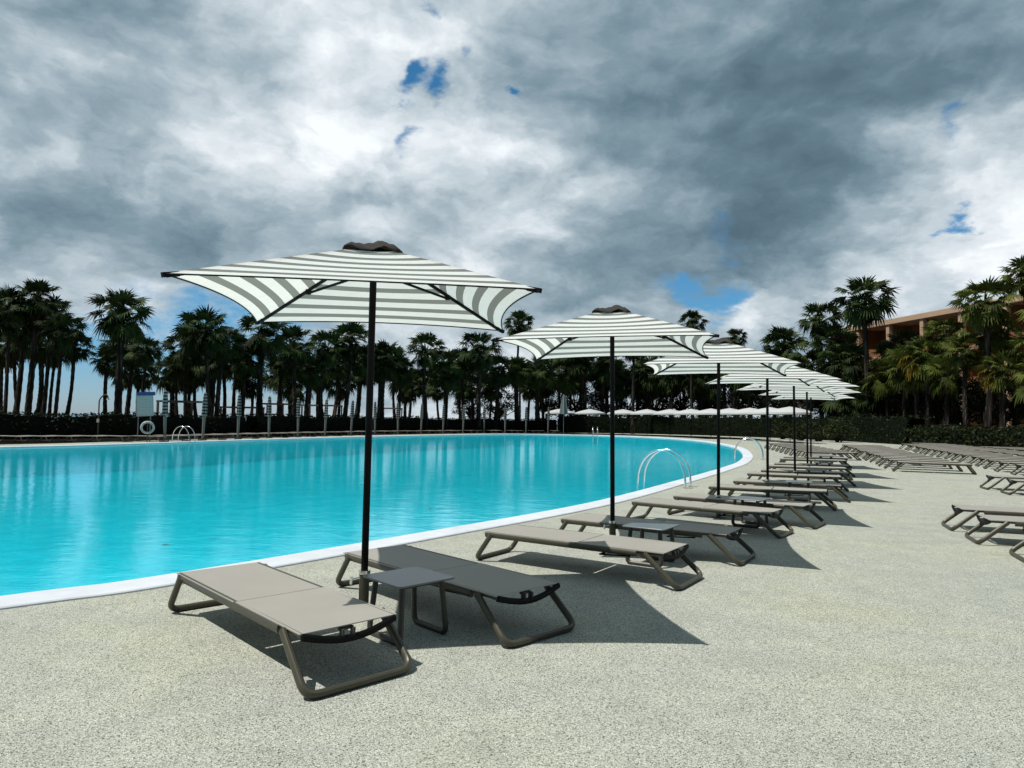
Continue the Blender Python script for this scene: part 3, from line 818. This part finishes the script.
rightp = [
 (784, 350, 76, 25, 786, 0), (820, 322, 70, 24, 822, 0), (806, 372, 70, 26, 806, 0), (864, 303, 61, 29, 867, 0), (843, 366, 65, 28, 843, 0), (775, 380, 76, 24, 776, 0), (835, 345, 68, 24, 838, 0),
 (886, 378, 59, 24, 886, 1), (907, 364, 57, 22, 905, 1), (926, 358, 54, 25, 928, 1), (948, 376, 51, 23, 947, 1), (872, 398, 61, 18, 872, 0),
 (984, 306, 47, 30, 984, 1), (1004, 372, 45, 23, 1003, 1), (1026, 278, 46, 23, 1034, 1), (966, 352, 49, 22, 966, 1), (1034, 350, 43.5, 26, 1036, 1), (1060, 320, 42, 36, 1062, 1), (1050, 382, 42, 32, 1050, 1), (830, 396, 68, 24, 831, 0),
 (889, 358, 61, 18, 890, 0), (850, 400, 64, 24, 851, 0), (915, 372, 56, 26, 917, 1), (902, 346, 61, 19, 903, 0), (944, 338, 53, 22, 943, 1), (1000, 336, 48, 22, 999, 1)]
order = sorted(range(len(rightp)), key=lambda i: rightp[i][0]); rank = {i: k for k, i in enumerate(order)}
for i, (px, cy, y, r_, bp, sn) in enumerate(rightp):
    z = at(px, cy, y).z
    size = 'tall' if z > 7.2 else ('medium' if z > 5 else 'short')
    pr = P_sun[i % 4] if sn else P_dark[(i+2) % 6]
    palm(pr, px, cy, y, r_, size + (' sunlit green' if sn else ' dark') + ' fan palm on the right, ' + ordn(rank[i]) + ' crown right of the farthest striped parasols', GR, basepx=bp)

def leaf_cloud(mb, pts, size, r, tone0=.0):
    for p in pts:
        a = Vector((r.gauss(0, 1), r.gauss(0, 1), r.gauss(0, 1))).normalized(); b = a.cross(Vector((r.gauss(0, 1), r.gauss(0, 1), r.gauss(0, 1)))).normalized()
        s = size*r.uniform(.6, 1.3); p = Vector(p); t = min(1, max(0, r.random()*.9 + tone0))
        mb.add([p - a*s, p + b*s*.45, p + a*s, p - b*s*.45], [(0, 1, 2, 3)], t)
def hedge(pts, h, w, label, mat='hedge_leaf', per=150, size=.11, h2=None):
    root = empty('hedge', (pts[0][0], pts[0][1], 0)); o0 = Vector((pts[0][0], pts[0][1], 0))
    P = [Vector((*p, 0)) - o0 for p in pts]; r = random.Random(int(abs(pts[0][0]*10)))
    core = MB(); lf = MB(); cent = []
    for i in range(len(P)-1):
        d = P[i+1]-P[i]; n = max(1, int(d.length/1.2))
        for k in range(n): cent.append(P[i] + d*(k/n))
    cent.append(P[-1])
    o = 0
    for i, c in enumerate(cent):
        t = (cent[min(i+1, len(cent)-1)] - cent[max(0, i-1)]).normalized(); s = Vector((-t.y, t.x, 0))
        hh = h*(1 + .06*math.sin(i*.9) + r.uniform(-.04, .04))*.93; ww = w*.44
        for (a, z) in ((-1, 0), (-1.0, hh*.5), (-.8, hh), (.8, hh), (1, hh*.5), (1, 0)):
            q = c + s*(a*ww*r.uniform(.9, 1.05)); core.v.append((q.x, q.y, z)); core.a.append(.0)
        if i:
            b = (i-1)*6
            for k in range(5): core.f.append((b+k, b+k+1, b+k+7, b+k+6))
        m_ = int(per*1.2)
        for k in range(m_):
            u = r.uniform(-.7, .7)
            side = r.random()
            if side < .34: a = r.uniform(-1, 1); z = h*(1 + .06*math.sin((i+u)*.9))*r.uniform(.9, 1.07)
            else: a = (-1 if r.random() < .5 else 1)*r.uniform(.85, 1.12); z = h*r.random()
            q = c + t*u + s*(a*w*.5)
            leaf_cloud(lf, [(q.x, q.y, z)], size, r)
    co = core.build('branches', mat, root, attr='tone'); lf.build('foliage', mat, root, smooth=False, attr='tone')
    tag(root, label, 'hedge')
hedge([(-44, 24), (-34, 33), (-27.5, 40), (-24, 46), (-20.5, 53)], 1.45, 1.5, 'dark clipped hedge behind the far pool side at the left photo edge', mat='dark_leaf')
hedge([(-20, 54), (-15.5, 63), (-9, 72), (-2, 78.5), (5, 83)], 1.5, 1.6, 'dark clipped hedge behind the closed parasols in the middle', mat='dark_leaf')
hedge([(6, 83.5), (15, 83), (22, 78), (27, 70), (29.5, 60), (30, 52)], 2.1, 2.0, 'taller black-green hedge behind the white parasols', mat='dark_leaf')
hedge([(30.2, 51), (30.2, 39), (30.4, 30), (31, 20)], 1.35, 2.4, 'leafy sunlit hedge along the right terrace rows', per=260, size=.13)

def make_shrub(seed, mat, name='shrub'):
    r = random.Random(seed); root = empty(name)
    lf = MB(); st = MB(); cl = []
    for k in range(16):
        a = r.uniform(0, 6.28); q = r.random()**.5; c = Vector((math.cos(a)*q*.8, math.sin(a)*q*.8, .35 + .65*r.random())); cl.append(c)
        st.tube([(c.x*.15, c.y*.15, 0), (c.x*.6, c.y*.6, c.z*.6), tuple(c)], [.03, .02, .01], 5)
    pts = []
    for c in cl:
        rr = r.uniform(.25, .42)
        for k in range(75):
            v = Vector((r.gauss(0, 1), r.gauss(0, 1), r.gauss(0, 1))).normalized()*rr*r.uniform(.5, 1.05) + c
            if v.z > .03: pts.append(v)
    leaf_cloud(lf, pts, .075, r)
    lf.build('foliage', mat, root, smooth=False, attr='tone'); st.build('stems', 'palm_bark', root)
    return root
shr = [make_shrub(200+k, 'hedge_leaf') for k in range(3)]; su = set()
sp = [(782, 62, 2.6), (800, 58, 2.8), (818, 56, 2.6), (838, 54, 2.9), (856, 50, 2.7), (874, 49, 3.0), (893, 47, 2.6), (911, 46, 2.8), (931, 44, 2.7), (952, 41, 2.5), (975, 39, 2.7), (998, 37, 2.6), (1022, 35, 2.7), (1050, 34, 2.8)]
for i, (px, y, s) in enumerate(sp):
    y += 2.5
    pr = shr[i % 3]; o = pr if pr.name not in su else copy_tree(pr); su.add(pr.name)
    o.location = (max(at(px, 430, y).x, 32.4 if y < 55 else 0), y, 0); o.scale = (s*.5, s*.5, s*rnd.uniform(.42, .6)); o.rotation_euler = (0, 0, rnd.uniform(0, 6))
    tag(o, 'dark leafy shrub behind the right hedge, ' + ORD[i] + ' from the left', 'shrub', 'shrubs between the hedge and the building')

def make_tree(seed, mat):
    r = random.Random(seed); root = empty('broadleaf_tree')
    tr = MB(); tr.tube([(0, 0, 0), (.03, .02, .25), (0, .03, .5)], [.045, .035, .025], 8); cl = []
    for k in range(26):
        a = r.uniform(0, 6.28); q = r.random()**.5; z = .42 + .55*r.random(); q *= math.sqrt(max(.05, 1-((z-.62)/.42)**2))
        c = Vector((math.cos(a)*q*.40, math.sin(a)*q*.40, z)); cl.append(c)
        tr.tube([(0, .02, .3 + .2*r.random()), (c.x*.5, c.y*.5, c.z*.75), tuple(c)], [.016, .010, .004], 5)
    pts = []
    for c in cl:
        rr = r.uniform(.07, .13)
        for k in range(110):
            pts.append(Vector((r.gauss(0, 1), r.gauss(0, 1), r.gauss(0, 1))).normalized()*rr*r.uniform(.4, 1.1) + c)
    lf = MB(); leaf_cloud(lf, pts, .022, r)
    tr.build('trunk', 'palm_bark', root); lf.build('crown', mat, root, smooth=False, attr='tone')
    return root
trs = [make_tree(300+k, 'dark_leaf') for k in range(3)]; su = set()
tp_ = [(548, 92, 6.0), (575, 95, 6.6), (603, 96, 6.4), (628, 94, 5.8), (655, 95, 6.6), (682, 92, 6.8), (709, 90, 6.8), (736, 86, 7.2), (762, 80, 7.6), (788, 74, 7.8), (812, 68, 7.2), (838, 66, 5.0), (862, 65, 5.2), (500, 94, 5.2), (470, 92, 4.8), (886, 63, 5.2), (910, 60, 5.4), (936, 57, 5.2), (962, 54, 5.0), (990, 51.5, 4.8), (1016, 49.5, 4.8)]
order = sorted(range(len(tp_)), key=lambda i: tp_[i][0]); rank = {i: k for k, i in enumerate(order)}
for i, (px, y, h) in enumerate(tp_):
    pr = trs[i % 3]; o = pr if pr.name not in su else copy_tree(pr); su.add(pr.name)
    o.location = (at(px, 430, y).x, y, 0); o.scale = (h*1.15, h*1.15, h); o.rotation_euler = (0, 0, rnd.uniform(0, 6))
    tag(o, 'dense dark broadleaf tree behind the palms, ' + ordn(rank[i]) + ' from the left', 'tree', 'broadleaf trees filling in behind the palms')

# ------------------------------------------------------------------ terracotta building
BO = Vector((34.7, 72.4, 0)); bd = Vector((.2, -.98, 0)).normalized(); bn = Vector((.98, .2, 0))   # along the front, into the building
root = empty('terracotta_building', tuple(BO), 0)
ang = math.atan2(bd.y, bd.x)
root.rotation_euler = (0, 0, ang)        # local x along the front, local y = left of it = into the building
LB, DB, ST, TOP = 52.0, 15.0, 3.35, 11.5
def part(name, mat, boxes, parent=None, bevel=0):
    m_ = MB()
    for (x0, x1, y0, y1, z0, z1) in boxes: m_.box(((x0+x1)/2, (y0+y1)/2, (z0+z1)/2), ((x1-x0)/2, (y1-y0)/2, (z1-z0)/2))
    return m_.build(name, mat, parent or root, smooth=False, bevel=bevel)
S0 = -2.5
part('rear_wall', 'terracotta', [(S0+.3, LB-.3, 2.6, DB, 0, TOP-.5)])
part('roof', 'roof_edge', [(S0-.15, LB+.15, -.15, DB+.2, TOP-.5, TOP)], bevel=.03)
part('end_wall', 'terracotta', [(S0, S0+.3, 0.003, 2.6, 0, TOP-.5)])
part('end_wall', 'terracotta', [(LB-.3, LB, 0.003, 2.6, 0, TOP-.5)])
for s in range(1, 3):
    part('floor_slab', 'roof_edge', [(S0-.05, LB+.05, -.05, 2.6, 1.2+ST*s-.15, 1.2+ST*s+.15)])
    part('parapet', 'terracotta', [(S0+.05, LB-.05, .02, .2, 1.2+ST*s+.15, 1.2+ST*s+.95)])
nb = 13
for k in range(1, nb):
    x = S0 + (LB-S0)*k/nb
    part('pilaster', 'roof_edge', [(x-.2, x+.2, -.02, .38, 0, 1.2+ST-.15)]); part('party_wall', 'terracotta', [(x-.14, x+.14, .382, 2.6, 0, 1.2+ST-.15)])
    for s in range(1, 3):
        z1 = TOP-.5 if s == 2 else 1.2+ST*(s+1)-.15
        part('pilaster', 'roof_edge', [(x-.2, x+.2, -.02, .38, 1.2+ST*s+.15, z1)]); part('party_wall', 'terracotta', [(x-.14, x+.14, .382, 2.6, 1.2+ST*s+.15, z1)])
for k in range(nb):
    x = S0 + (LB-S0)*(k+.5)/nb
    for s in range(0, 3):
        z0 = 1.2+ST*s+.15 if s else 0
        f = part('window', 'timber', [(x-1.3, x+1.3, 2.52, 2.597, z0, z0+2.3)])
        part('pane', 'window_glass', [(x-1.22, x-.04, 2.49, 2.518, z0+.08, z0+2.2), (x+.04, x+1.22, 2.49, 2.518, z0+.08, z0+2.2)], f)
tag(root, 'long terracotta hotel building with deep balcony bays behind the right palms', 'building')

# ------------------------------------------------------------------ light and sky
SUN_DIR = Vector((.51, .205, -1)).normalized()          # direction the light travels
elev = math.asin(-SUN_DIR.z); az = math.atan2(-SUN_DIR.x, -SUN_DIR.y)    # compass angle of the sun from +y
sd = bpy.data.lights.new('sun', 'SUN'); sd.energy = 4.8; sd.angle = R(.5); sd.color = (1, .965, .90)
so = bpy.data.objects.new('sun', sd); col.objects.link(so); so.rotation_euler = SUN_DIR.to_track_quat('-Z', 'Y').to_euler()

world = bpy.data.worlds.new('World'); scene.world = world; world.use_nodes = True
nt = world.node_tree; nt.nodes.clear()
out = N(nt, 'ShaderNodeOutputWorld'); bg = N(nt, 'ShaderNodeBackground'); bg.inputs['Strength'].default_value = .1
sky = N(nt, 'ShaderNodeTexSky', sky_type='NISHITA', sun_disc=False); sky.sun_elevation = elev; sky.sun_rotation = az
sky.air_density = 1.0; sky.dust_density = .15; sky.ozone_density = 1.5
def MA(op, a, b=None, c=None):
    n = N(nt, 'ShaderNodeMath', operation=op)
    for s, v in zip(n.inputs, (a, b, c)):
        if v is None: continue
        if isinstance(v, bpy.types.NodeSocket): nt.links.new(v, s)
        else: s.default_value = v
    return n.outputs[0]
D = N(nt, 'ShaderNodeTexCoord').outputs['Generated']
def vnoise(scale, detail, rough, vec):
    n = N(nt, 'ShaderNodeTexNoise'); n.inputs['Scale'].default_value = scale; n.inputs['Detail'].default_value = detail; n.inputs['Roughness'].default_value = rough
    nt.links.new(vec, n.inputs['Vector']); return n
sxyz = N(nt, 'ShaderNodeSeparateXYZ'); nt.links.new(D, sxyz.inputs[0])
zc = MA('MAXIMUM', sxyz.outputs[2], 0.0)
den = MA('ADD', zc, .42)
cx = MA('DIVIDE', sxyz.outputs[0], den); cy = MA('DIVIDE', sxyz.outputs[1], den)
cmb = N(nt, 'ShaderNodeCombineXYZ'); nt.links.new(cx, cmb.inputs[0]); nt.links.new(cy, cmb.inputs[1]); nt.links.new(MA('MULTIPLY', sxyz.outputs[2], .8), cmb.inputs[2])
PL = cmb.outputs[0]                                       # cloud layer coordinates
wn = vnoise(3.4, 6, .6, PL)
sub = N(nt, 'ShaderNodeVectorMath', operation='SUBTRACT'); nt.links.new(wn.outputs['Color'], sub.inputs[0]); sub.inputs[1].default_value = (.5, .5, .5)
scl = N(nt, 'ShaderNodeVectorMath', operation='SCALE'); nt.links.new(sub.outputs[0], scl.inputs[0]); scl.inputs['Scale'].default_value = .22
addv = N(nt, 'ShaderNodeVectorMath', operation='ADD'); nt.links.new(D, addv.inputs[0]); nt.links.new(scl.outputs[0], addv.inputs[1])
nrm = N(nt, 'ShaderNodeVectorMath', operation='NORMALIZE'); nt.links.new(addv.outputs[0], nrm.inputs[0])
DW = nrm.outputs[0]
def blobs(lst, vec, gain=1.0):
    tot = None
    for (px, py, r_, amp) in lst:
        d = sight(px, py).normalized(); k = (F_PX/r_)**2
        dn = N(nt, 'ShaderNodeVectorMath', operation='DOT_PRODUCT'); nt.links.new(vec, dn.inputs[0]); dn.inputs[1].default_value = d
        e = MA('EXPONENT', MA('MULTIPLY', MA('SUBTRACT', dn.outputs['Value'], 1.0), k))
        tot = MA('MULTIPLY_ADD', e, amp*gain, tot if tot is not None else 0.0)
    return tot
shape = blobs([(780, 110, 110, -.34), (640, 60, 90, -.14), (900, 70, 110, -.24), (700, 190, 90, -.34), (820, 200, 50, -.30), (600, 120, 60, -.08), (740, 235, 50, -.12),
               (40, 30, 90, -.30), (150, 70, 60, -.12), (20, 205, 45, -.28), (110, 228, 48, -.34), (245, 252, 52, -.34), (340, 200, 50, -.06), (520, 262, 45, -.22), (600, 275, 50, -.25), (960, 10, 90, -.14), (900, 300, 60, -.12),
               (390, 80, 110, .14), (260, 140, 70, .05), (560, 205, 40, .22), (480, 190, 50, .12), (960, 245, 60, .26), (1005, 165, 45, .30), (850, 262, 45, .20), (745, 304, 18, .30), (10, 110, 40, .18), (470, 265, 18, .25), (60, 235, 30, .12), (225, 40, 50, .12), (620, 300, 40, .16), (770, 262, 30, .12), (50, 275, 42, .34), (150, 288, 32, .16), (980, 240, 50, .10)], DW, .66)
def shifted(vec, off):
    n = N(nt, 'ShaderNodeVectorMath', operation='ADD'); nt.links.new(vec, n.inputs[0]); n.inputs[1].default_value = off; return n.outputs[0]
f1 = vnoise(2.3, 5, .5, PL).outputs['Fac']
dm = N(nt, 'ShaderNodeVectorMath', operation='MULTIPLY'); nt.links.new(D, dm.inputs[0]); dm.inputs[1].default_value = (1.0, 1.0, 1.75)
wp = N(nt, 'ShaderNodeVectorMath', operation='ADD'); nt.links.new(dm.outputs[0], wp.inputs[0])
ws = N(nt, 'ShaderNodeVectorMath', operation='SCALE'); nt.links.new(sub.outputs[0], ws.inputs[0]); ws.inputs['Scale'].default_value = .16; nt.links.new(ws.outputs[0], wp.inputs[1])
PW = wp.outputs[0]
def relief(scale, det, rough, off):
    a_ = vnoise(scale, det, rough, PW).outputs['Fac']; b_ = vnoise(scale, det, rough, shifted(PW, off)).outputs['Fac']
    return MA('SUBTRACT', a_, b_), a_
r1, f2 = relief(4.6, 9, .54, (-.045, -.02, .075))          # billows lit from the sun's side
r2, f4 = relief(12, 7, .55, (-.016, -.01, .03))
V = MA('ADD', MA('MULTIPLY', MA('SUBTRACT', f1, .5), .42), MA('MULTIPLY', MA('SUBTRACT', f2, .5), .46))
V = MA('ADD', V, MA('ADD', MA('MULTIPLY', r1, .80), MA('MULTIPLY', r2, .42)))
V = MA('ADD', V, MA('ADD', MA('ADD', MA('ADD', shape, .70), MA('MULTIPLY', MA('MAXIMUM', MA('SUBTRACT', sxyz.outputs[2], .56), 0.0), -1.3)), MA('MULTIPLY', MA('MINIMUM', sxyz.outputs[1], 0.0), .75)))  # unseen clouds overhead and behind the camera darkened to cut ambient light
cloud = ramp(nt, V, [(0.0, (.085, .140, .180)), (.2, (.12, .19, .24)), (.4, (.20, .285, .34)), (.58, (.33, .415, .47)), (.76, (.53, .60, .65)), (1.0, (.85, .89, .92))])
blue = blobs([(407, 97, 12, 1.0), (445, 103, 10, .9), (535, 96, 6, .9), (433, 22, 9, .7), (472, 66, 8, .5), (718, 240, 16, .5), (705, 291, 15, .75), (676, 293, 12, .6), (738, 290, 13, .6), (958, 112, 10, .6), (968, 142, 9, .5), (952, 212, 7, .7),
              (215, 308, 30, .5), (110, 350, 40, .45), (300, 345, 40, .4), (10, 400, 40, .5), (120, 402, 50, .7), (240, 402, 50, .55), (420, 140, 7, .5)], DW)
f3 = vnoise(14, 7, .65, PL).outputs['Fac']
bm_ = N(nt, 'ShaderNodeMapRange', interpolation_type='SMOOTHSTEP'); nt.links.new(MA('ADD', blue, MA('MULTIPLY', MA('SUBTRACT', f3, .5), .9)), bm_.inputs['Value'])
bm_.inputs['From Min'].default_value = .22; bm_.inputs['From Max'].default_value = .85
skyc = mixc(nt, 1.0, sky.outputs[0], ramp(nt, sxyz.outputs[2], [(0, (.42, .58, .92)), (.12, (.36, .70, .90)), (.4, (.30, .78, .95))]), 'MULTIPLY')
c10 = mixc(nt, 1.0, cloud, (10, 10, 10), 'MULTIPLY')
fin = mixc(nt, bm_.outputs[0], c10, skyc)
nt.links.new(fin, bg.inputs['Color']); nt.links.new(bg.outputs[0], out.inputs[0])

# ------------------------------------------------------------------ camera and view
cam = bpy.data.cameras.new('camera'); co = bpy.data.objects.new('camera', cam); col.objects.link(co)
cam.sensor_width = 36; cam.lens = F_PX/1024*36; cam.clip_end = 9000; cam.clip_start = .05
co.matrix_world = Matrix.Translation((0, 0, EYE)) @ (Matrix.Rotation(PI/2 + PITCH, 4, 'X') @ Matrix.Rotation(ROLL, 4, 'Z'))
scene.camera = co
scene.render.resolution_x, scene.render.resolution_y = 1024, 768
scene.view_settings.view_transform = 'Standard'; scene.view_settings.look = 'None'; scene.view_settings.exposure = 0.17; scene.view_settings.gamma = 1
